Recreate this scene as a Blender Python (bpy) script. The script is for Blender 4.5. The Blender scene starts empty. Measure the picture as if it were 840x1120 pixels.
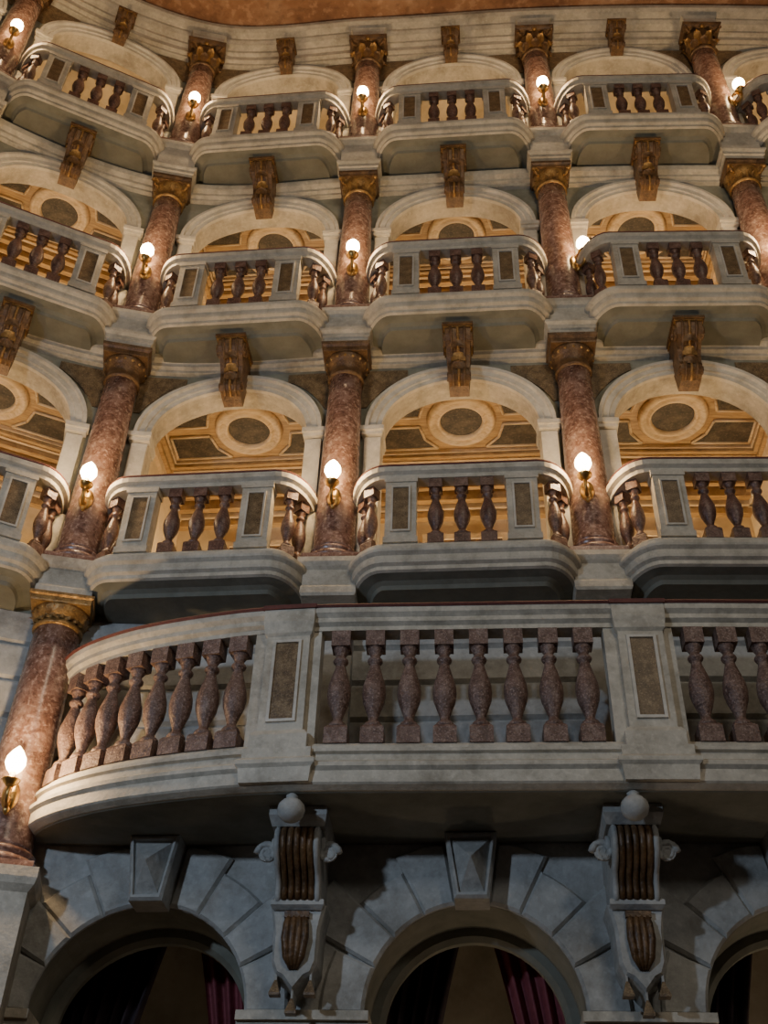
import bpy, math, random
from mathutils import Matrix, Vector
random.seed(3)
pi=math.pi
ZO=1.5
# ---------------------------------------------------------------- plan curve
C={-2:(-5.95,2.6),-1:(-5.4,4.45),0:(-4.05,5.76),1:(-2.25,6.52),2:(-.355,6.40),3:(1.52,6.22),4:(3.38,6.12),5:(5.25,6.12),6:(7.1,6.3)}
L={k:(Vector(C[k+1])-Vector(C[k])).length for k in range(-2,6)}
def P(u):
    k=max(-1,min(4,math.floor(u))); t=u-k
    a,b,c,d=[Vector(C[k+i]) for i in (-1,0,1,2)]
    return 0.5*((2*b)+(c-a)*t+(2*a-5*b+4*c-d)*t*t+(3*b-a-3*c+d)*t**3)
def TN(u):
    t=(P(u+.01)-P(u-.01)).normalized()
    return t,Vector((t.y,-t.x))
def M(u,v,Z):
    p=P(u); t,n=TN(u)
    return (p.x+n.x*v,p.y+n.y*v,Z+ZO)
def Mb(k,s,v,Z): return M(k+.5+s/L[k],v,Z)
def FR(u,Z,v=0,rot=0):
    p=P(u); t,n=TN(u); p=p+n*v
    m=Matrix(((t.x,-n.x,0,p.x),(t.y,-n.y,0,p.y),(0,0,1,Z+ZO),(0,0,0,1)))
    return m@Matrix.Rotation(rot,4,'Z')
# ---------------------------------------------------------------- materials
def mat(name,cols,scale=6,rough=.6,bump=.15,metal=0,detail=6,stretch=(1,1,1),bscale=None,dist=0,pos=None,speck=0,vein=0,grime=0):
    m=bpy.data.materials.new(name); m.use_nodes=True
    nt=m.node_tree; N=nt.nodes; b=N['Principled BSDF']; LK=nt.links.new
    tc=N.new('ShaderNodeTexCoord'); mp=N.new('ShaderNodeMapping'); mp.inputs['Scale'].default_value=stretch
    LK(tc.outputs['Object'],mp.inputs[0])
    no=N.new('ShaderNodeTexNoise'); no.inputs['Scale'].default_value=scale; no.inputs['Detail'].default_value=detail
    no.inputs['Roughness'].default_value=.65; no.inputs['Distortion'].default_value=dist
    LK(mp.outputs[0],no.inputs['Vector'])
    r=N.new('ShaderNodeValToRGB'); e=r.color_ramp.elements
    n=len(cols)
    pos=pos or [.3+.4*i/(n-1) for i in range(n)]
    while len(e)<n: e.new(.5)
    for i,c in enumerate(cols):
        e[i].position=pos[i]; e[i].color=(*c,1)
    LK(no.outputs['Fac'],r.inputs[0]); out=r.outputs[0]
    def mixin(fac_out,col,amt,p0,p1,mode='MIX'):
        nonlocal out
        rr=N.new('ShaderNodeMapRange'); rr.inputs[1].default_value=p0; rr.inputs[2].default_value=p1; rr.inputs[3].default_value=0; rr.inputs[4].default_value=amt
        LK(fac_out,rr.inputs[0])
        mx=N.new('ShaderNodeMix'); mx.data_type='RGBA'; mx.blend_type=mode
        LK(rr.outputs[0],mx.inputs[0]); LK(out,mx.inputs[6]); mx.inputs[7].default_value=(*col,1); out=mx.outputs[2]
    if speck:
        n3=N.new('ShaderNodeTexNoise'); n3.inputs['Scale'].default_value=scale*6; n3.inputs['Detail'].default_value=3; LK(mp.outputs[0],n3.inputs['Vector'])
        mixin(n3.outputs['Fac'],tuple(min(1,c*1.5+.03) for c in cols[-1]),speck,.56,.66)
        mixin(n3.outputs['Fac'],tuple(c*.4 for c in cols[0]),speck,.43,.33)
    if vein:
        vo=N.new('ShaderNodeTexVoronoi'); vo.feature='DISTANCE_TO_EDGE'; vo.inputs['Scale'].default_value=scale*1.3
        ad=N.new('ShaderNodeVectorMath'); ad.operation='ADD'; sc=N.new('ShaderNodeVectorMath'); sc.operation='SCALE'; sc.inputs[3].default_value=.35
        LK(no.outputs['Color'],sc.inputs[0]); LK(mp.outputs[0],ad.inputs[0]); LK(sc.outputs[0],ad.inputs[1]); LK(ad.outputs[0],vo.inputs['Vector'])
        mixin(vo.outputs['Distance'],tuple(min(1,c*1.3) for c in cols[-1]),vein,.05,.0)
    if grime:
        n4=N.new('ShaderNodeTexNoise'); n4.inputs['Scale'].default_value=1.9; n4.inputs['Detail'].default_value=10; n4.inputs['Roughness'].default_value=.72; LK(tc.outputs['Object'],n4.inputs['Vector'])
        mixin(n4.outputs['Fac'],(.13,.10,.06),grime,.48,.68)
    LK(out,b.inputs['Base Color'])
    b.inputs['Roughness'].default_value=rough; b.inputs['Metallic'].default_value=metal
    if bump:
        n2=N.new('ShaderNodeTexNoise'); n2.inputs['Scale'].default_value=bscale or scale*4; n2.inputs['Detail'].default_value=4
        LK(mp.outputs[0],n2.inputs['Vector'])
        bp=N.new('ShaderNodeBump'); bp.inputs['Strength'].default_value=bump; bp.inputs['Distance'].default_value=.02
        LK(n2.outputs['Fac'],bp.inputs['Height']); LK(bp.outputs[0],b.inputs['Normal'])
    return m
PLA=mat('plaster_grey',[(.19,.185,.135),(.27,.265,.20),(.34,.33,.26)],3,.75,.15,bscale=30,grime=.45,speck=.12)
UND=mat('shaded_plaster',[(.13,.13,.10),(.19,.19,.15),(.24,.235,.19)],3,.8,.15,bscale=30,grime=.4)  # wall plaster with shade painted in, for slab undersides and arch soffits
TRIM=mat('painted_trim',[(.34,.31,.245),(.49,.45,.365),(.57,.525,.43)],5,.6,.2,bscale=35,grime=.5,speck=.18)
ARCHM=mat('archivolt_paint',[(.42,.39,.32),(.57,.535,.455),(.66,.62,.54)],5,.6,.12,bscale=35,grime=.3,speck=.1)
STONE=mat('rusticated_stone',[(.28,.28,.26),(.40,.40,.375),(.49,.485,.455)],4,.8,.3,bscale=28,grime=.5,speck=.15)
RED=mat('red_marble',[(.075,.032,.024),(.17,.088,.064),(.26,.155,.12),(.38,.27,.22)],6,.25,.04,detail=12,dist=1.2,pos=[.3,.45,.58,.72],speck=.42,vein=.3)
BAL=mat('baluster_marble',[(.055,.026,.020),(.13,.066,.047),(.24,.145,.11)],14,.4,.3,detail=8,bscale=50,speck=.4)
BAL2=mat('baluster_marble_rose',[(.08,.043,.032),(.17,.10,.075),(.28,.195,.155)],16,.5,.5,detail=8,bscale=60,speck=.55)
BRN=mat('carved_walnut',[(.045,.023,.010),(.115,.062,.026),(.21,.12,.052)],12,.42,.3,metal=.15,speck=.25)
GOLD=mat('aged_gilding',[(.10,.05,.015),(.29,.165,.055),(.48,.30,.11)],14,.4,.3,metal=.45,speck=.2)
PAN=mat('faux_marble_panel',[(.06,.036,.017),(.15,.095,.045),(.27,.19,.10)],18,.45,.2,detail=8,speck=.45,vein=.4)
DARK=mat('painted_dark_panel',[(.022,.017,.012),(.055,.043,.028),(.12,.095,.06)],8,.6,.1,speck=.3)
WOOD=mat('gilded_wood_ceiling',[(.27,.155,.06),(.46,.30,.13),(.58,.41,.20)],6,.5,.1,stretch=(1,7,1),dist=.8,grime=.35)
WOODL=mat('pale_wood_moulding',[(.48,.35,.2),(.66,.51,.32),(.75,.61,.41)],8,.5,.1,stretch=(1,5,1),grime=.2)
CREAM=mat('cream_plaster',[(.55,.44,.26),(.68,.55,.35),(.75,.63,.42)],2.5,.7,.05,grime=.25)
VELV=mat('red_rail_velvet',[(.09,.025,.02),(.15,.045,.035)],20,.7,.2)
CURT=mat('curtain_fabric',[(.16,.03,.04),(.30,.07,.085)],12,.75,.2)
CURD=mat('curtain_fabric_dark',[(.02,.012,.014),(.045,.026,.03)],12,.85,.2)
BACK=mat('corridor_plaster',[(.26,.24,.18),(.40,.36,.28)],3,.8,.1,grime=.4)
BRASS=mat('brass',[(.35,.2,.06),(.62,.4,.15)],20,.3,.05,metal=.9)
CEIL=mat('fresco_ceiling',[(.13,.055,.028),(.25,.12,.06),(.38,.23,.14)],1.8,.7,.05,detail=10,speck=.3)
FLOOR=mat('floor_boards',[(.06,.04,.025),(.12,.075,.045)],4,.4,.1,stretch=(1,8,1))
GLOW=bpy.data.materials.new('candle_bulb_glow'); GLOW.use_nodes=True
_b=GLOW.node_tree.nodes['Principled BSDF']; _b.inputs['Emission Color'].default_value=(1,.72,.36,1); _b.inputs['Emission Strength'].default_value=45
_b.inputs['Base Color'].default_value=(1,.9,.7,1)
# ---------------------------------------------------------------- mesh builder
I4=Matrix.Identity(4)
class MB:
    def __init__(s): s.v=[];s.f=[];s.m=[];s.sm=[];s.mats=[]
    def add(s,vs,fs,mt,smooth=False,mx=None):
        if mt not in s.mats: s.mats.append(mt)
        mi=s.mats.index(mt); o=len(s.v)
        for p in vs:
            p=Vector(p); s.v.append(tuple(mx@p) if mx else tuple(p))
        for f in fs: s.f.append([i+o for i in f]); s.m.append(mi); s.sm.append(smooth)
    def grid(s,rows,mt,wrap=False,close=False,caps=False,smooth=False,mx=None):
        n=len(rows[0]); vs=[p for r in rows for p in r]; fs=[]
        R=len(rows)
        for i in range(R if close else R-1):
            for j in range(n if wrap else n-1):
                a=i*n+j;b=i*n+(j+1)%n;c=((i+1)%R)*n+(j+1)%n;d=((i+1)%R)*n+j
                fs.append((a,b,c,d))
        if caps:
            fs.append(list(range(n))[::-1]); fs.append([(R-1)*n+j for j in range(n)])
        s.add(vs,fs,mt,smooth,mx)
    def box(s,x0,x1,y0,y1,z0,z1,mt,mx=None):
        s.grid([[(x0,y0,z0),(x1,y0,z0),(x1,y1,z0),(x0,y1,z0)],[(x0,y0,z1),(x1,y0,z1),(x1,y1,z1),(x0,y1,z1)]],mt,wrap=True,caps=True,mx=mx)
    def sq(s,layers,mt,mx=None,ymax=None):
        rows=[]
        for w,z in layers:
            yb=w if ymax is None else ymax
            rows.append([(-w,-w,z),(w,-w,z),(w,yb,z),(-w,yb,z)])
        s.grid(rows,mt,wrap=True,caps=True,mx=mx)
    def lathe(s,prof,mt,seg=20,mx=None,smooth=True,caps=True):
        rows=[[(r*math.cos(2*pi*j/seg),r*math.sin(2*pi*j/seg),z) for j in range(seg)] for r,z in prof]
        s.grid(rows,mt,wrap=True,caps=caps,smooth=smooth,mx=mx)
    def tube(s,pts,r,mt,seg=8,mx=None):
        pts=[Vector(p) for p in pts]; rows=[]
        for i,p in enumerate(pts):
            d=(pts[min(i+1,len(pts)-1)]-pts[max(i-1,0)]).normalized()
            a=Vector((1,0,0)) if abs(d.x)<.9 else Vector((0,1,0))
            b=d.cross(a).normalized(); a=b.cross(d)
            rr=r[i] if isinstance(r,(list,tuple)) else r
            rows.append([tuple(p+a*rr*math.cos(2*pi*j/seg)+b*rr*math.sin(2*pi*j/seg)) for j in range(seg)])
        s.grid(rows,mt,wrap=True,caps=True,smooth=True,mx=mx)
    def mesh(s,name):
        me=bpy.data.meshes.new(name); me.from_pydata(s.v,[],s.f)
        for m in s.mats: me.materials.append(m)
        me.polygons.foreach_set('material_index',s.m); me.polygons.foreach_set('use_smooth',s.sm)
        me.update()
        import bmesh
        bm=bmesh.new(); bm.from_mesh(me); bmesh.ops.recalc_face_normals(bm,faces=bm.faces); bm.to_mesh(me); bm.free()
        return me
def obj(name,me,mx=None):
    o=bpy.data.objects.new(name,me); bpy.context.scene.collection.objects.link(o)
    if mx: o.matrix_world=mx
    return o
def normals(path,sgn=1):
    out=[]
    n=len(path)
    for i in range(n):
        a=Vector(path[max(i-1,0)]);b=Vector(path[i]);c=Vector(path[min(i+1,n-1)])
        t1=(b-a) if i>0 else (c-b); t2=(c-b) if i<n-1 else (b-a)
        t1=t1.normalized();t2=t2.normalized()
        n1=Vector((t1.y,-t1.x));n2=Vector((t2.y,-t2.x)); m=(n1+n2).normalized()
        m=m/max(.5,m.dot(n1)); out.append(m*sgn)
    return out
def sweep(mb,path,prof,mt,mx=None,closed=True,smooth=False):
    ns=normals(path); rows=[[(p[0]+n.x*o,p[1]+n.y*o,z) for o,z in prof] for p,n in zip(path,ns)]
    mb.grid(rows,mt,wrap=closed,caps=closed,mx=mx,smooth=smooth)
def slab(mb,path,back,layers,mt,mx=None):
    ns=normals(path); rows=[]
    for o,z in layers: rows.append([(p[0]+n.x*o,p[1]+n.y*o,z) for p,n in zip(path,ns)]+[(b[0],b[1],z) for b in back])
    mb.grid(rows,mt,wrap=True,caps=True,mx=mx)
# ---------------------------------------------------------------- baluster
def baluster(mb,h,r,mt,mx,seg=14):
    bw=r*.95
    mb.grid([[(-w,-w,z),(w,-w,z),(w,w,z),(-w,w,z)] for w,z in ((bw,0),(bw,.13*h),(bw*.8,.155*h))],mt,wrap=True,caps=True,mx=mx)
    pr=[(.72,.15),(.82,.17),(.7,.195),(.42,.215),(.40,.245),(.6,.30),(.9,.38),(1,.45),(.95,.52),(.72,.60),(.48,.68),(.4,.72),(.6,.735),(.66,.75),(.6,.765),(.42,.78),(.42,.80),(.62,.835),(.72,.86)]
    mb.lathe([(r*a,h*b) for a,b in pr],mt,seg,mx)
    mb.box(-bw*.85,bw*.85,-bw*.85,bw*.85,.86*h,h,mt,mx)
def framed_panel(mb,x0,x1,z0,z1,y,mt,mf,mx=None,fw=.014):
    mb.box(x0,x1,y-.004,y+.01,z0,z1,mt,mx)
    for a,b,c,d in ((x0-fw,x0,z0-fw,z1+fw),(x1,x1+fw,z0-fw,z1+fw),(x0,x1,z0-fw,z0),(x0,x1,z1,z1+fw)):
        mb.box(a,b,y-.014,y+.01,c,d,mf,mx)
# ---------------------------------------------------------------- box balcony
def make_balcony():
    mb=MB()
    path=[(-.79,.12)]
    for i in range(0,10):
        t=i/9*pi/2; path.append((-.55-.24*math.cos(t),-.38*math.sin(t)))
    path+= [(-x,y) for x,y in path[::-1]]
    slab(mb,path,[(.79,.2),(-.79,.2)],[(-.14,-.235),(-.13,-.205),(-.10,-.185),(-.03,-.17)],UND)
    slab(mb,path,[(.79,.2),(-.79,.2)],[(-.03,-.17),(-.01,-.16),(-.01,-.13),(.015,-.115),(.02,-.095),(.02,-.06),(.045,-.04),(.05,-.025),(.05,0)],TRIM)
    sweep(mb,path,[(-.11,0),(.01,0),(.01,.045),(-.01,.065),(-.09,.065),(-.11,.045)],TRIM)
    sweep(mb,path,[(-.10,.655),(0,.655),(.005,.685),(.03,.705),(.035,.745),(-.135,.745),(-.13,.705),(-.105,.685)],TRIM)
    sweep(mb,path,[(-.13,.745),(.03,.745),(.038,.755),(.03,.77),(-.125,.77)],VELV)
    for sx in (-1,1):
        m=Matrix.Translation((sx*.43,-.325,0))
        mb.box(-.11,.11,-.06,.06,.06,.66,TRIM,m)
        mb.box(-.12,.12,-.07,.06,.06,.11,TRIM,m); mb.box(-.12,.12,-.07,.06,.615,.66,TRIM,m)
        framed_panel(mb,-.055,.055,.17,.56,-.06,PAN,ARCHM,m)
        mb.box(sx*.79-.05,sx*.79+.05,-.03,.14,.06,.66,TRIM)
        for t in (.38,.90):
            p=(sx*(.535+.19*math.cos(t)),-.325*math.sin(t),.06)
            baluster(mb,.6,.052,BAL,Matrix.Translation(p)@Matrix.Rotation(sx*(pi/2-t)*.8,4,'Z'))
    for x in (-.185,0,.185): baluster(mb,.6,.06,BAL,Matrix.Translation((x,-.325,.06)))
    return mb.mesh('theater_box_balcony')
ME_BAL=make_balcony()
# ---------------------------------------------------------------- box room
def make_room(ornate):
    mb=MB(); h=2.24; X=.88; y0=.26;y1=1.75
    cm=WOOD if ornate else CREAM
    mb.box(-X,X,y0,y1,-.06,0,FLOOR)
    mb.box(-X,X,y1,y1+.04,0,h,CREAM)
    for sx in (-1,1): mb.box(min(sx*X,sx*(X+.03)),max(sx*X,sx*(X+.03)),y0,y1,0,h,CREAM)
    mb.box(-X,X,y0,y1,h,h+.04,cm)
    mb.box(-.34,.34,y1-.03,y1,0,1.75,BRN); mb.box(-.40,-.34,y1-.05,y1,0,1.81,WOODL); mb.box(.34,.40,y1-.05,y1,0,1.81,WOODL); mb.box(-.34,.34,y1-.05,y1,1.75,1.81,WOODL)
    if ornate:
        cy=.64
        def frame(x0,x1,ya,yb,w,d,mt):
            for a,b,c,e in ((x0-w,x0,ya-w,yb+w),(x1,x1+w,ya-w,yb+w),(x0,x1,ya-w,ya),(x0,x1,yb,yb+w)):
                mb.box(a,b,c,e,h-d,h,mt)
        def fp(pts):
            n=len(pts)
            mb.grid([[(x,y,h) for x,y in pts],[(x,y,h-.012) for x,y in pts]],DARK,wrap=True,caps=True)
            for i in range(n):
                a=pts[i];b=pts[(i+1)%n]; mb.tube([(a[0],a[1],h-.012),(b[0],b[1],h-.012)],.013,WOODL,6)
        for sx in (-1,1):
            fp([(sx*.22,.35),(sx*.73,.35),(sx*.73,.58),(sx*.37,.58),(sx*.33,.44)])
            fp([(sx*.37,.70),(sx*.73,.70),(sx*.73,.98),(sx*.22,.98),(sx*.33,.86)])
        frame(-.77,.77,.31,1.03,.035,.07,WOOD)
        frame(-.75,.75,.33,1.01,.012,.04,WOODL)
        mt=Matrix.Translation((0,cy,h))
        mb.lathe([(.30,0),(.30,-.03),(.28,-.055),(.258,-.055),(.246,-.03),(.222,-.03),(.212,-.05),(.195,-.05),(.185,-.02),(.185,-.0)],WOODL,36,mt,caps=False)
        mb.lathe([(.188,-.012),(.001,-.012)],DARK,36,mt,caps=False)
        for i,(yb,w,d) in enumerate(((1.12,.03,.04),(1.17,.05,.08),(1.24,.02,.04),(1.29,.05,.10),(1.36,.02,.06),(1.41,.04,.11),(1.48,.02,.07),(1.54,.06,.15),(1.63,.03,.18),(1.68,.07,.24))):
            mb.box(-X,X,yb,yb+w,h-d,h,WOODL if w<=.03 else WOOD)
        for sx in (-1,1):
            a,b=sorted((sx*.81,sx*.88)); mb.box(a,b,y0,y1,h-.10,h,WOOD)
            a,b=sorted((sx*.845,sx*.88)); mb.box(a,b,y0,y1,h-.18,h,WOODL)
    else:
        rows=[]
        for i in range(13):
            t=pi*i/12; rows.append([(-.86*math.cos(t),y0,h-.45+.42*math.sin(t)),(-.86*math.cos(t),y1,h-.45+.42*math.sin(t))])
        mb.grid(rows,CREAM,smooth=True)
        mb.box(-X,X,y1-.06,y1,h-.52,h-.44,WOODL)
    return mb.mesh('theater_box_room')
ME_ROOM=make_room(True); ME_ROOM2=make_room(False)
# ---------------------------------------------------------------- columns
def leaf(mb,r0,ang,z0,h,w,curl,mt,mx=None):
    rows=[]
    for i in range(7):
        f=i/6; ww=w*(1-.1*f)*math.sqrt(max(.05,1-f**4)); out=r0+.012+curl*(f**2.5)
        zz=z0+h*(f if f<.85 else .85+(f-.85)*-.6)
        rows.append([(out-abs(j)*.008*2+ (0.006 if j==0 else 0),j*ww/2,zz) for j in (-1,-.5,0,.5,1)])
    mb.grid(rows,mt,smooth=True,mx=(mx or I4)@Matrix.Rotation(ang,4,'Z'))
def volute(mb,r,w,mt,mx):
    pts=[]
    for i in range(26):
        t=i/25*3.4*pi; rr=r*(1-i/29); pts.append((rr*math.cos(t),0,rr*math.sin(t)))
    mb.tube(pts,[w*(1-.6*i/25) for i in range(26)],mt,6,mx)
    mb.lathe([(r*.85,-w*.35),(r*.85,w*.35)],mt,14,mx@Matrix.Rotation(pi/2,4,'X'),smooth=False)
def make_column(h,style,r=.16,plain=False):
    mb=MB(); ch={'doric':.32,'ionic':.28,'corinthian':.42,'low':.22}[style]; rt=r*.84
    mb.sq([(r*1.28,0),(r*1.28,.05)],RED)
    mb.lathe([(r*1.25,.05),(r*1.3,.07),(r*1.25,.095),(r*1.12,.10),(r*1.08,.115),(r*1.15,.125),(r*1.17,.14),(r*1.1,.155),(r*1.03,.16)],RED,28)
    sh=[(r*1.03,.16),(r,.19)]
    for i in range(1,9):
        f=i/8; sh.append((r-(r-rt)*f**1.4,.19+(h-ch-.19)*f))
    mb.lathe(sh,RED,32)
    z=h-ch
    if style=='low':
        g=GOLD
        mb.lathe([(rt,z),(rt*1.12,z+.01),(rt*1.12,z+.03),(rt*1.02,z+.04),(rt*1.02,z+.07),(rt*1.15,z+.08),(rt*1.3,z+.13),(rt*1.32,z+.15)],g,28)
        for i in range(18): leaf(mb,rt*1.02,2*pi*i/18,z+.05,.09,.05,.045,g)
        mb.sq([(rt*1.3,z+.15),(rt*1.33,z+.16),(rt*1.33,z+.19),(rt*1.42,z+.2),(rt*1.43,h)],g)
    elif style=='doric':
        g=BRN
        mb.lathe([(rt*1.0,z),(rt*1.13,z+.01),(rt*1.13,z+.03),(rt*1.02,z+.04),(rt*1.02,z+.11),(rt*1.12,z+.12),(rt*1.12,z+.14),(rt*1.2,z+.15),(rt*1.36,z+.2),(rt*1.38,z+.22)],g,28)
        for i in range(16):
            a=2*pi*i/16; mb.lathe([(.001,-.018),(.014,-.01),(.016,.0),(.012,.012),(.001,.018)],GOLD,6,Matrix.Translation((rt*1.25*math.cos(a),rt*1.25*math.sin(a),z+.185)))
        mb.sq([(rt*1.36,z+.22),(rt*1.38,z+.23),(rt*1.38,z+.27),(rt*1.5,z+.29),(rt*1.52,h)],g)
    elif style=='ionic':
        mb.lathe([(rt,z),(rt*1.12,z+.01),(rt*1.12,z+.03),(rt*1.02,z+.04),(rt*1.05,z+.10),(rt*1.22,z+.14),(rt*1.3,z+.19),(rt*1.28,z+.22)],GOLD,28)
        for i in range(16): leaf(mb,rt*1.0,2*pi*i/16,z+.04,.11,.05,.03,GOLD)
        for i in range(4):
            a=pi/4+i*pi/2
            volute(mb,.055,.02,GOLD,Matrix.Rotation(a,4,'Z')@Matrix.Translation((rt*1.4,0,z+.17)))
        mb.sq([(rt*1.3,z+.21),(rt*1.33,z+.23),(rt*1.42,z+.25),(rt*1.42,h)],BRN)
    else:
        mb.lathe([(rt,z),(rt*1.12,z+.01),(rt*1.12,z+.03),(rt*1.0,z+.04),(rt*1.05,z+.22),(rt*1.25,z+.34),(rt*1.25,z+.36)],BRN,28)
        for i in range(8):
            leaf(mb,rt*.98,2*pi*i/8,z+.04,.16,.105,.06,BRN); leaf(mb,rt*1.0,2*pi*(i+.5)/8,z+.06,.26,.10,.08,GOLD)
        for i in range(4):
            a=pi/4+i*pi/2
            volute(mb,.048,.018,BRN,Matrix.Rotation(a,4,'Z')@Matrix.Translation((rt*1.7,0,z+.33)))
            mb.lathe([(.001,0),(.03,.02),(.001,.05)],GOLD,8,Matrix.Rotation(i*pi/2,4,'Z')@Matrix.Translation((rt*1.4,0,z+.34)))
        mb.sq([(rt*1.4,z+.36),(rt*1.52,z+.38),(rt*1.6,z+.40),(rt*1.6,h)],BRN)
    return mb.mesh('marble_column')
TI=[(4.76,7.06,4.45,4.68,6.28,.55,'doric'),(7.48,9.60,7.13,7.36,8.93,.52,'ionic'),(10.15,12.30,9.79,10.02,11.55,.52,'corinthian')]
COLM=[make_column(t[1]-t[0],t[6]) for t in TI]
COLL=make_column(4.46-2.5,'low',.185)
# ---------------------------------------------------------------- sconce
def make_sconce():
    mb=MB()
    mp=Matrix.Translation((0,-.15,-.02))@Matrix.Rotation(pi/2,4,'X')@Matrix.Diagonal((1,1.9,1,1))
    mb.lathe([(.052,0),(.052,.012),(.035,.024),(.018,.034),(.001,.038)],BRASS,16,mp)
    pts=[(0,-.17,-.04),(0,-.19,-.09),(0,-.225,-.115),(0,-.262,-.10),(0,-.28,-.06),(0,-.28,0)]
    mb.tube(pts,[.017,.015,.014,.014,.014,.016],BRASS)
    mb.tube([(0,-.165,.03),(0,-.19,.07),(0,-.22,.06),(0,-.215,.03),(0,-.20,.04)],.010,BRASS)
    mb.lathe([(.001,-.16),(.015,-.145),(.024,-.12),(.01,-.10),(.016,-.08)],BRASS,10,Matrix.Translation((0,-.19,0)))
    mt=Matrix.Translation((0,-.28,0))
    mb.lathe([(.016,-.02),(.036,.0),(.054,.02),(.057,.028),(.024,.03)],BRASS,16,mt)
    mb.lathe([(.02,.028),(.02,.075)],ARCHM,12,mt)
    mb.lathe([(.024,.073),(.046,.098),(.062,.135),(.058,.172),(.034,.215),(.005,.25)],GLOW,18,mt)
    return mb.mesh('candle_sconce')
ME_SC=make_sconce()
def light(name,loc,e,col,r=.05,parent=None,kind='POINT'):
    l=bpy.data.lights.new(name,kind); l.energy=e; l.color=col
    if kind=='POINT': l.shadow_soft_size=r
    o=bpy.data.objects.new(name,l); bpy.context.scene.collection.objects.link(o)
    if parent: o.parent=parent
    o.location=loc
    return o
def sconce(u,Z,rot,r=0,e=24):
    o=obj('candle_sconce',ME_SC,FR(u,Z,0,rot)@Matrix.Translation((0,-r,0)))
    light('bulb_light',(0,-.375,.15),e,(1,.66,.34),.03,o)
# ---------------------------------------------------------------- keystone bracket
def make_key():
    mb=MB()
    prof=[(.31,-.03),(.32,-.07),(.30,-.12),(.27,-.17),(.22,-.21),(.165,-.26),(.13,-.32),(.12,-.38),(.135,-.43),(.13,-.48),(.09,-.52),(.03,-.54)]
    rows=[]
    for v,z in prof:
        w=.085+.03*(1+z/.54)
        rows.append([(-w,.1,z),(-w,-v,z),(-w*.5,-v-.008,z),(0,-v-.002,z),(w*.5,-v-.008,z),(w,-v,z),(w,.1,z)])
    mb.grid(rows,BRN,wrap=True,caps=True)
    mb.box(-.135,.135,-.35,.1,-.03,0,BRN)
    mb.box(-.125,.125,-.33,.1,-.045,-.03,GOLD)
    for x in (-.062,0,.062):
        mb.tube([(x*(.75+.25*(1+z/.54)),-v-.006,z) for v,z in prof],.013,GOLD if x==0 else BRN,6)
    for sx in (-1,1):
        volute(mb,.075,.022,BRN,Matrix.Translation((sx*.115,-.225,-.12))@Matrix.Rotation(pi/2,4,'Z'))
        volute(mb,.045,.016,BRN,Matrix.Translation((sx*.09,-.085,-.47))@Matrix.Rotation(pi/2,4,'Z'))
    for i,(zz,vv) in enumerate(((-.2,.25),(-.29,.165),(-.38,.14))):
        m=Matrix.Translation((0,-vv,zz))@Matrix.Rotation(-pi/2,4,'Z')
        leaf(mb,0,0,-.05,.11,.13,.04,GOLD if i==1 else BRN,m)
    return mb.mesh('keystone_bracket')
ME_KEY=make_key()
# ---------------------------------------------------------------- facade
fw=MB()
def bbox(mb,k,s0,s1,v0,v1,z0,z1,mt):
    mb.grid([[Mb(k,s0,v0,z),Mb(k,s0,v1,z),Mb(k,(s0+s1)/2,v1,z),Mb(k,s1,v1,z),Mb(k,s1,v0,z)] for z in (z0,z1)],mt,wrap=True,caps=True)
def panel(mb,k,s0,s1,z0,z1,v,mt,n=4):
    mb.grid([[Mb(k,s0+(s1-s0)*i/n,v,z0),Mb(k,s0+(s1-s0)*i/n,v,z1)] for i in range(n+1)],mt)
def wall_arch(mb,k,zb,zo,zs,zt,a,b,v,th,mt,mti,n=24):
    H=L[k]/2
    if zo>zb: panel(mb,k,-H,H,zb,zo,v,mt,6)
    panel(mb,k,-H,-a,zo,zt,v,mt); panel(mb,k,a,H,zo,zt,v,mt)
    arc=[(-a*math.cos(pi*i/n),zs+b*math.sin(pi*i/n)) for i in range(n+1)]
    mb.grid([[Mb(k,s,v,z),Mb(k,s,v,zt)] for s,z in arc],mt)
    full=[(-a,zo)]+arc+[(a,zo)]
    mb.grid([[Mb(k,s,v,z),Mb(k,s,v-th,z)] for s,z in full],mti)
def archivolt(mb,k,a,b,zs,prof,mt,v,n=28):
    arc=[(-a*math.cos(pi*i/n),zs+b*math.sin(pi*i/n)) for i in range(n+1)]
    ns=normals(arc,-1)
    ns[0]=Vector((-1,0)); ns[-1]=Vector((1,0))
    mb.grid([[Mb(k,p[0]+q.x*o,v+d,p[1]+q.y*o) for o,d in prof] for p,q in zip(arc,ns)],mt,wrap=True,caps=True)
VW=-.1
BAYS=range(-1,5)
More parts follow.
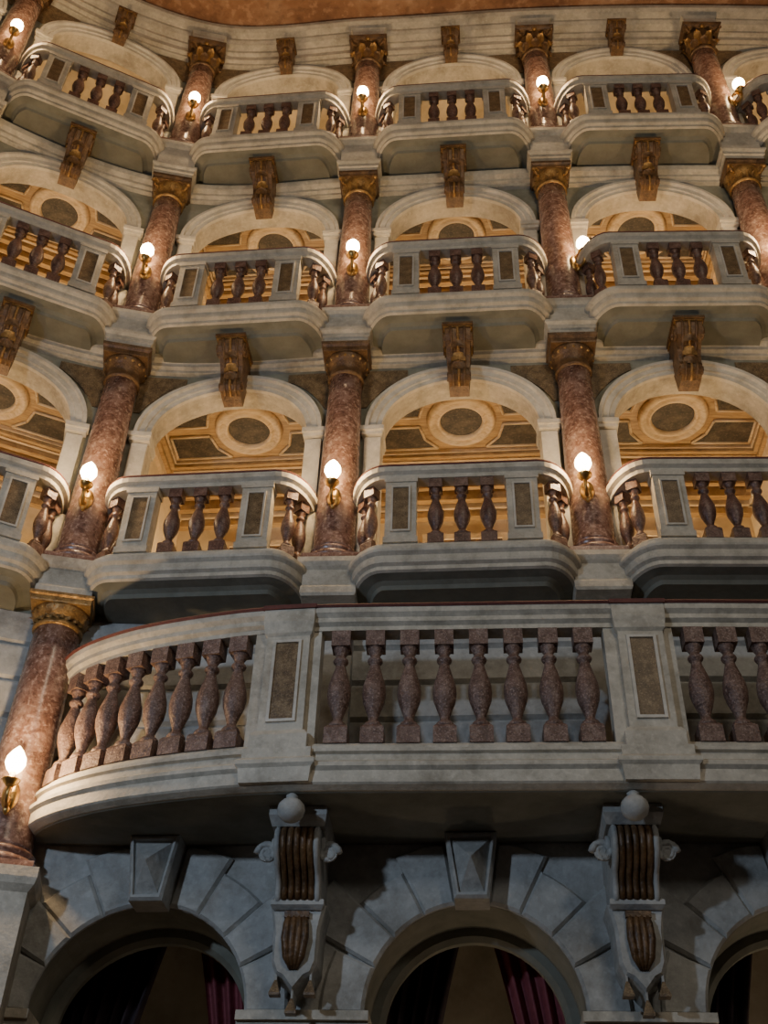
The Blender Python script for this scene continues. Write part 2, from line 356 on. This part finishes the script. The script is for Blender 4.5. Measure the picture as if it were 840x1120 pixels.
for k in BAYS:
    H=L[k]/2
    for ti,(base,cap,sb,st,zs,b,sty) in enumerate(TI):
        zt=TI[ti+1][2] if ti<2 else 12.75
        a=.64
        wall_arch(fw,k,sb,st,zs,zt,a,b,VW,.2,PLA,TRIM)
        archivolt(fw,k,a,b,zs,[(0,0),(0,.035),(.04,.035),(.045,.05),(.09,.05),(.10,.075),(.13,.075),(.13,0)],ARCHM,VW)
        for sx in (-1,1):
            x0,x1=sorted((sx*a,sx*(a+.13)))
            bbox(fw,k,x0,x1,VW,VW+.045,st,zs-.10,ARCHM)
            x0,x1=sorted((sx*(a-.015),sx*(a+.15)))
            bbox(fw,k,x0,x1,VW-.19,VW+.065,zs-.08,zs-.045,ARCHM)
            x0,x1=sorted((sx*(a-.025),sx*(a+.165)))
            bbox(fw,k,x0,x1,VW-.19,VW+.085,zs-.045,zs,ARCHM)
            ztp=cap-.07; pts=[]
            for i in range(8):
                t=math.radians(22+i*5.2); pts.append((sx*(a+.19)*math.cos(t),zs+(b+.19)*math.sin(t)))
            pts=[p for p in pts if abs(p[0])<H-.15]
            pl=pts+[(pts[-1][0],ztp),(sx*(H-.13),ztp),(sx*(H-.13),pts[0][1])]
            if ztp>pts[-1][1]+.01:
                n=len(pl); vs=[Mb(k,s,VW+.012,z) for s,z in pl]+[Mb(k,s,VW-.01,z) for s,z in pl]
                fw.add(vs,[list(range(n))]+[(i,(i+1)%n,n+(i+1)%n,n+i) for i in range(n)],PAN)
def usweep(mb,prof,mt,u0=-1,u1=5,closed=False):
    n=int((u1-u0)*10); mb.grid([[M(u0+(u1-u0)*i/n,v,z) for v,z in prof] for i in range(n+1)],mt,wrap=closed,caps=closed)
for ti in (0,1):
    z=TI[ti][1]-.03
    usweep(fw,[(VW,z),(-.06,z+.01),(-.06,z+.04),(-.03,z+.055),(-.03,z+.09),(.01,z+.115),(.02,z+.15),(.02,z+.175),(VW,z+.19)],TRIM)
    usweep(fw,[(VW,z+.30),(-.05,z+.31),(-.05,z+.34),(VW,z+.36)],TRIM)
usweep(fw,[(VW,12.25),(-.04,12.26),(-.04,12.30),(0,12.31),(0,12.38),(.04,12.40),(.04,12.44),(.10,12.47),(.13,12.51),(.13,12.55),(.19,12.58),(.22,12.62),(.22,12.68),(.18,12.70),(.18,12.73)],TRIM)
# tier zero rusticated band and ground arcade
pr=[]; z=2.78
while z<4.44:
    z2=min(z+.28,4.46); pr+=[(VW-.02,z),(VW-.02,z+.012),(VW+.015,z+.035),(VW+.015,z2-.02)]; z=z2
pr.append((VW-.02,4.46)); usweep(fw,pr,STONE)
R0=.61; ZS=1.80
def vouss(k,r0,r1,t0,t1,v0,v1):
    H=L[k]/2; n=5
    def ring(ins,v):
        pts=[]
        for i in range(n+1):
            r=r0+ins; a0=math.radians(t0)+ins/r; a1=math.radians(t1)-ins/r
            a=a0+(a1-a0)*i/n; pts.append((r*math.cos(a),ZS+r*math.sin(a)))
        for i in range(n+1):
            rr=r1-ins; a0=math.radians(t0)+ins/rr; a1=math.radians(t1)-ins/rr
            a=a1+(a0-a1)*i/n
            x=rr*math.cos(a); zz=rr*math.sin(a)
            x=max(-H+.01+ins,min(H-.01-ins,x)); zz=min(2.77-ZS-ins,zz); pts.append((x,ZS+zz))
        return [Mb(k,s,v,zz) for s,zz in pts]
    fw.grid([ring(.001,v0),ring(.001,v1-.02),ring(.018,v1)],STONE,wrap=True,caps=True)
for k in BAYS:
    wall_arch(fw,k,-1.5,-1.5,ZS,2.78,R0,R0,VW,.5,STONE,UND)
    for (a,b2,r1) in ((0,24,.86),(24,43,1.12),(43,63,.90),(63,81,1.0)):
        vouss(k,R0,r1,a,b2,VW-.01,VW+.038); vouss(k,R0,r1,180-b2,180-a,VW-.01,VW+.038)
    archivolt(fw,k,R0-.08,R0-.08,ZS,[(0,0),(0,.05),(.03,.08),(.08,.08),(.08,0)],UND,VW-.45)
    H=L[k]/2
    for sx in (-1,1):
        z=-1.45
        while z<1.6:
            x0,x1=sorted((sx*(R0+.0),sx*(H-.01)))
            bbox(fw,k,x0,x1,VW-.01,VW+.045,z,z+.33,STONE); z+=.345
        x0,x1=sorted((sx*(R0-.03),sx*H))
        bbox(fw,k,x0,x1,VW-.5,VW+.09,ZS-.05,ZS,TRIM); bbox(fw,k,x0,x1,VW-.48,VW+.06,ZS-.12,ZS-.05,TRIM)
        bbox(fw,k,x0,x1,VW-.01,VW+.035,ZS-.17,ZS-.14,TRIM)
usweep(fw,[(-1.55,-1.5),(-1.55,2.68),(VW-.45,2.68)],BACK)
for u in range(-1,6):
    for ti,(base,cap,sb,st,zs,b,sty) in enumerate(TI):
        z0=TI[ti-1][1] if ti>0 else 4.46
        m=FR(u,0)
        w=.185
        ly=[(w,z0),(w,z0+.05),(w+.015,z0+.06),(w+.015,z0+.10),(w+.035,z0+.125),(w+.035,z0+.15),(w,z0+.17),(w,base-.09),(w+.02,base-.07),(w+.035,base-.04),(w+.035,base)] if ti>0 else \
           [(w,4.45),(w+.01,4.47),(w+.01,4.52),(w,4.54),(w,base-.09),(w+.02,base-.07),(w+.04,base-.04),(w+.04,base)]
        fw.sq(ly,TRIM,m,ymax=.13)
    fw.sq([(.17,12.30),(.17,12.36),(.18,12.38),(.18,12.44),(.20,12.48)],TRIM,FR(u,0),ymax=.13)
    if u>=2: fw.box(-.17,.17,-.03,.14,2.8,4.46,STONE,FR(u,0))
    else: fw.sq([(.27,-1.5),(.27,-1.2),(.24,-1.15),(.24,2.36),(.27,2.40),(.28,2.44),(.28,2.5)],TRIM,FR(u,0),ymax=.14)
obj('wall_facade',fw.mesh('wall_facade'))
kb=MB()
def tr(w0,w1,z0,z1,y): return [(-w0,y,z0),(w0,y,z0),(w1,y,z1),(-w1,y,z1)]
kb.grid([tr(.10,.155,-.40,0,.1),tr(.10,.155,-.40,0,-.08),tr(.085,.14,-.385,-.015,-.10),tr(.075,.125,-.37,-.03,-.10),tr(.070,.118,-.36,-.04,-.075),tr(.003,.003,-.203,-.197,-.20)],STONE,wrap=True,caps=True)
ME_DK=kb.mesh('diamond_keystone')
for k in (-1,0,1,2,3,4): obj('diamond_keystone',ME_DK,FR(k+.5,2.78))
# ---------------------------------------------------------------- place repeated objects
for k in BAYS:
    for ti,(base,cap,sb,st,zs,b,sty) in enumerate(TI):
        obj('theater_box_balcony',ME_BAL,FR(k+.5,st))
        r=obj('theater_box_room',ME_ROOM if ti<2 else ME_ROOM2,FR(k+.5,st))
        if k>=0 and not (k==4 and ti<2):
            light('box_lamp',(0,1.42,.85),40 if ti<2 else 20,(1,.72,.41),.08,r)
        if ti<2: obj('keystone_bracket',ME_KEY,FR(k+.5,TI[ti+1][3]-.243)@Matrix.Diagonal((.95,.9,.88,1)))
        else: obj('keystone_bracket',ME_KEY,FR(k+.5,12.40)@Matrix.Diagonal((.8,.6,.62,1)))
rots={(0,1):-.1,(0,3):-.2,(0,2):-.05,(1,1):-.12,(1,3):.75,(1,2):.05,(2,1):.12,(2,3):0,(2,4):.6}
for u in range(-1,6):
    for ti,t in enumerate(TI):
        obj('marble_column',COLM[ti],FR(u,t[0]))
        if 0<=u<=4: sconce(u,t[0]+.62,rots.get((ti,u),0))
    if u<=1: obj('marble_column',COLL,FR(u,2.5))
sconce(1,2.98,.0,.02,36)
# ---------------------------------------------------------------- grand balcony
gb=MB()
GP=[(-2.16,6.56),(-2.12,6.46),(-2.02,6.33),(-1.86,6.20),(-1.62,6.06),(-1.355,5.95),(-1.06,5.855),(-.77,5.78),(-.35,5.715),(.45,5.645),(1.25,5.575),(2.14,5.515),(3.4,5.47),(5.2,5.47)]
def crs(pts,n=6):
    out=[]
    for i in range(len(pts)-1):
        a=Vector(pts[max(i-1,0)]);b=Vector(pts[i]);c=Vector(pts[i+1]);d=Vector(pts[min(i+2,len(pts)-1)])
        for j in range(n):
            t=j/n; q=0.5*((2*b)+(c-a)*t+(2*a-5*b+4*c-d)*t*t+(3*b-a-3*c+d)*t**3); out.append((q.x,q.y))
    out.append(pts[-1]); return out
G=crs(GP)
back=[(5.2,6.2)]+[M(u,-.06,0)[:2] for u in (4.5,4,3.5,3,2.5,2,1.5,1.1)]
S0,S1=2.78+ZO,3.02+ZO
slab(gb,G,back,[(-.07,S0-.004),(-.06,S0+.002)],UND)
slab(gb,G,back,[(-.06,S0+.001),(-.05,S0+.002),(-.01,S0+.02),(0,S0+.03),(0,S0+.10),(.02,S0+.12),(.02,S0+.145),(-.015,S0+.17),(-.02,S0+.21),(.0,S0+.22),(.0,S1)],TRIM)
RB=4.0+ZO
sweep(gb,G,[(-.16,S1),(-.03,S1),(-.03,S1+.03),(-.045,S1+.05),(-.15,S1+.05)],TRIM)
sweep(gb,G,[(-.155,RB-.15),(-.045,RB-.15),(-.045,RB-.12),(-.02,RB-.10),(-.02,RB-.07),(.005,RB-.045),(.01,RB-.01),(-.19,RB-.01),(-.19,RB-.05),(-.16,RB-.08)],TRIM)
sweep(gb,G,[(-.2,RB-.012),(.015,RB-.012),(.025,RB+.0),(.012,RB+.014),(-.195,RB+.014)],VELV)
nsG=normals(G); Rl=[Vector(p)-n*.1 for p,n in zip(G,nsG)]
acc=[0]
for i in range(1,len(Rl)): acc.append(acc[-1]+(Rl[i]-Rl[i-1]).length)
def at(s):
    for i in range(1,len(acc)):
        if acc[i]>=s or i==len(acc)-1:
            f=(s-acc[i-1])/(acc[i]-acc[i-1]); p=Rl[i-1].lerp(Rl[i],f); t=(Rl[i]-Rl[i-1]).normalized(); return p,t
def s_of_x(x):
    for i in range(1,len(Rl)):
        if Rl[i].x>=x: return acc[i-1]+(acc[i]-acc[i-1])*(x-Rl[i-1].x)/(Rl[i].x-Rl[i-1].x)
def gm(s,z):
    p,t=at(s); return Matrix(((t.x,-t.y,0,p.x),(t.y,t.x,0,p.y),(0,0,1,z),(0,0,0,1)))
ph=RB-.15-S1
posts=[s_of_x(x) for x in (-.55,1.58,3.62)]
for s in posts:
    m=gm(s,S1)
    gb.box(-.215,.20,-.045,.06,0,ph+.02,TRIM,m)
    gb.grid([[(-w,-f,z),(w,-f,z),(w,.07,z),(-w,.07,z)] for w,f,z in ((.17,.115,0),(.17,.115,.09),(.15,.10,.12),(.135,.085,.13),(.135,.085,ph-.05),(.15,.10,ph-.03),(.155,.105,ph+.01),(.16,.112,ph+.05),(.16,.112,ph+.135))],TRIM,wrap=True,caps=True,mx=m)
    framed_panel(gb,-.07,.07,.2,ph-.10,-.085,PAN,ARCHM,m,.018)
    gb.grid([[(-w,-f,z),(w,-f,z),(w,.05,z),(-w,.05,z)] for w,f,z in ((.20,.125,-.215),(.21,.135,-.13),(.23,.15,-.11),(.23,.15,-.085),(.20,.12,-.06),(.20,.12,0))],TRIM,wrap=True,caps=True,mx=m)
    gb.box(-.17,.17,-.125,.09,ph+.135,ph+.164,VELV,m)
def fill(sa,sb,n):
    for i in range(n):
        s=sa+(sb-sa)*(i+.5)/n; baluster(gb,ph-.05,.072,BAL2,gm(s,S1+.05),18)
fill(.10,posts[0]-.235,8); fill(posts[0]+.215,posts[1]-.235,8); fill(posts[1]+.225,posts[2]-.235,8); fill(posts[2]+.225,acc[-1]-.1,6)
obj('grand_balcony',gb.mesh('grand_balcony'))
# ---------------------------------------------------------------- console brackets
def make_console():
    mb=MB()
    mb.lathe([(.02,0),(.035,-.012),(.03,-.03),(.05,-.04),(.072,-.065),(.078,-.095),(.068,-.13),(.04,-.155),(.001,-.165)],STONE,20,Matrix.Translation((-.015,-.6,0)))
    mb.grid([[(-w,.1,z),(-w,-f,z),(w,-f,z),(w,.1,z)] for w,f,z in ((.15,.40,-.10),(.16,.43,-.07),(.165,.45,-.05),(.165,.45,0))],STONE,wrap=True,caps=True)
    prof=[(.36,-.10),(.40,-.13),(.41,-.18),(.39,-.24),(.33,-.29),(.27,-.32),(.23,-.36),(.22,-.41),(.2,-.45),(.14,-.47)]
    mb.grid([[(-.13,.1,z),(-.13,-v,z),(.13,-v,z),(.13,.1,z)] for v,z in prof],STONE,wrap=True,caps=True)
    for i in range(5):
        x=-.076+.038*i
        mb.tube([(x,-v-.008,z) for v,z in prof[:9]],.019,BRN,8)
    for sx in (-1,1):
        mb.tube([(sx*.112,-v-.012,z) for v,z in prof],.018,STONE,6)
        volute(mb,.06,.022,STONE,Matrix.Translation((sx*.175,-.33,-.23))@Matrix.Rotation(0 if sx>0 else pi,4,'Z'))
        volute(mb,.055,.02,STONE,Matrix.Translation((sx*.14,-.3,-.19))@Matrix.Rotation(pi/2,4,'Z'))
    out=[(-.16,-.46),(-.145,-.52),(-.13,-.60),(-.125,-.78),(-.10,-.84),(-.06,-.86),(0,-.93),(.06,-.86),(.10,-.84),(.125,-.78),(.13,-.60),(.145,-.52),(.16,-.46)]
    mb.grid([[(x,.1,z) for x,z in out],[(x,-.15,z) for x,z in out],[(x*.88,-.175,-.66+(z+.66)*.93) for x,z in out]],STONE,wrap=True,caps=True)
    mb.grid([[(-w,.0,z),(-w,-f,z),(w,-f,z),(w,0,z)] for w,f,z in ((.135,.19,-.50),(.15,.22,-.48),(.15,.22,-.455),(.14,.2,-.44))],STONE,wrap=True,caps=True)
    for x in (-.042,-.014,.014,.042):
        mb.tube([(x,-.18,-.52),(x*1.2,-.20,-.58),(x*1.3,-.207,-.66),(x*1.0,-.20,-.76),(x*.4,-.18,-.82)],[.018,.022,.023,.02,.008],BRN,8)
    mb.box(-.07,.07,-.205,-.15,-.545,-.51,BRN)
    for x,z in ((-.095,-.88),(.095,-.88),(0,-.975)):
        mb.lathe([(.008,0),(.014,-.01),(.022,-.03),(.042,-.07),(.042,-.082)],PAN,4,Matrix.Translation((x,-.15,z+.01))@Matrix.Rotation(pi/4,4,'Z'),smooth=False)
        mb.box(x-.006,x+.006,-.155,-.0,z,z+.06,STONE)
    return mb.mesh('console_bracket')
ME_CON=make_console()
for u in (2,3,4): obj('console_bracket',ME_CON,FR(u-.02,2.775))
# ---------------------------------------------------------------- curtains
def make_curtain(x0,x1,mt,flip):
    mb=MB(); rows=[]
    for i in range(25):
        f=i/24; z=2.5-4.0*f; r=[]
        g=1-.35*math.sin(min(1,f*1.3)*pi)
        for j in range(81):
            q=j/80
            if flip: x=x1-(x1-x0)*(1-q)*g
            else: x=x0+(x1-x0)*q*g
            r.append((x,.85+.04*math.sin(q*2*pi*7+.5*math.sin(f*5))*(1-.2*f)+.02*math.sin(q*11+f*3),z))
        rows.append(r)
    mb.grid(rows,mt,smooth=True)
    mb.tube([(x0-.03,.85,2.53),(x1+.03,.85,2.53)],.018,BRASS)
    return mb.mesh('door_curtain')
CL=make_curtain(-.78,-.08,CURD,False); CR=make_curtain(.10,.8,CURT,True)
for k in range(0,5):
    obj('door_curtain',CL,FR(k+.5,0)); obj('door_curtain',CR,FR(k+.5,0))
    if k>0:
        light('corridor_lamp',M(k+.5,-1.2,.9),(0,2.5,9,12,9)[k],(1,.78,.52),.08)
        light('curtain_fill',M(k+.5,-.45,.2),(0,1.5,8,10,8)[k],(1,.82,.66),.1)  # unseen fill added to light the curtains from the front
# ---------------------------------------------------------------- floor / ceiling
fl=MB(); fl.box(-7,8,-3,9,-.1,0,FLOOR); obj('floor',fl.mesh('floor'))
ce=MB()
rows=[[M(-1+.1*i,.1,12.72) for i in range(61)],[ (M(-1+.1*i,.1,0)[0], -3, 12.72+ZO) for i in range(61)]]
ce.grid(rows,CEIL); obj('ceiling',ce.mesh('ceiling'))
# ---------------------------------------------------------------- lights
def area(name,loc,tgt,e,col,size):
    o=light(name,loc,e,col,kind='AREA'); o.data.size=size
    d=Vector(tgt)-Vector(loc); o.rotation_euler=d.to_track_quat('-Z','Y').to_euler(); return o
area('stage_spotlight',(-4.0,.6,5.0),(.4,6,3.4),130,(.62,.77,1),.25)
area('warm_fill',(1.5,-2,11),(0,6,9.5),120,(1,.83,.60),1.6)  # general warm fill added high behind the camera, no fixture modelled
area('low_fill',(3.2,-1.5,7.0),(.8,6,5),58,(1,.93,.84),1.0)  # second added fill, lower down, brightening the balcony fronts
w=bpy.data.worlds.new('World'); bpy.context.scene.world=w; w.use_nodes=True
w.node_tree.nodes['Background'].inputs[0].default_value=(.68,.66,.62,1); w.node_tree.nodes['Background'].inputs[1].default_value=.022
# ---------------------------------------------------------------- camera
cd=bpy.data.cameras.new('Camera'); cam=bpy.data.objects.new('Camera',cd); bpy.context.scene.collection.objects.link(cam)
cd.sensor_fit='VERTICAL'; cd.sensor_height=36; cd.lens=1211/1120*36; cd.clip_end=100
th=math.radians(40); F=Vector((0,math.cos(th),math.sin(th))); U=Vector((0,-math.sin(th),math.cos(th))); Rr=Vector((1,0,0))
cr=Rr*.9994+U*.0346; cu=U*.9994-Rr*.0346
m=Matrix((cr,cu,-F)).transposed().to_4x4(); m.translation=(0,0,ZO)
cam.matrix_world=m
bpy.context.scene.camera=cam
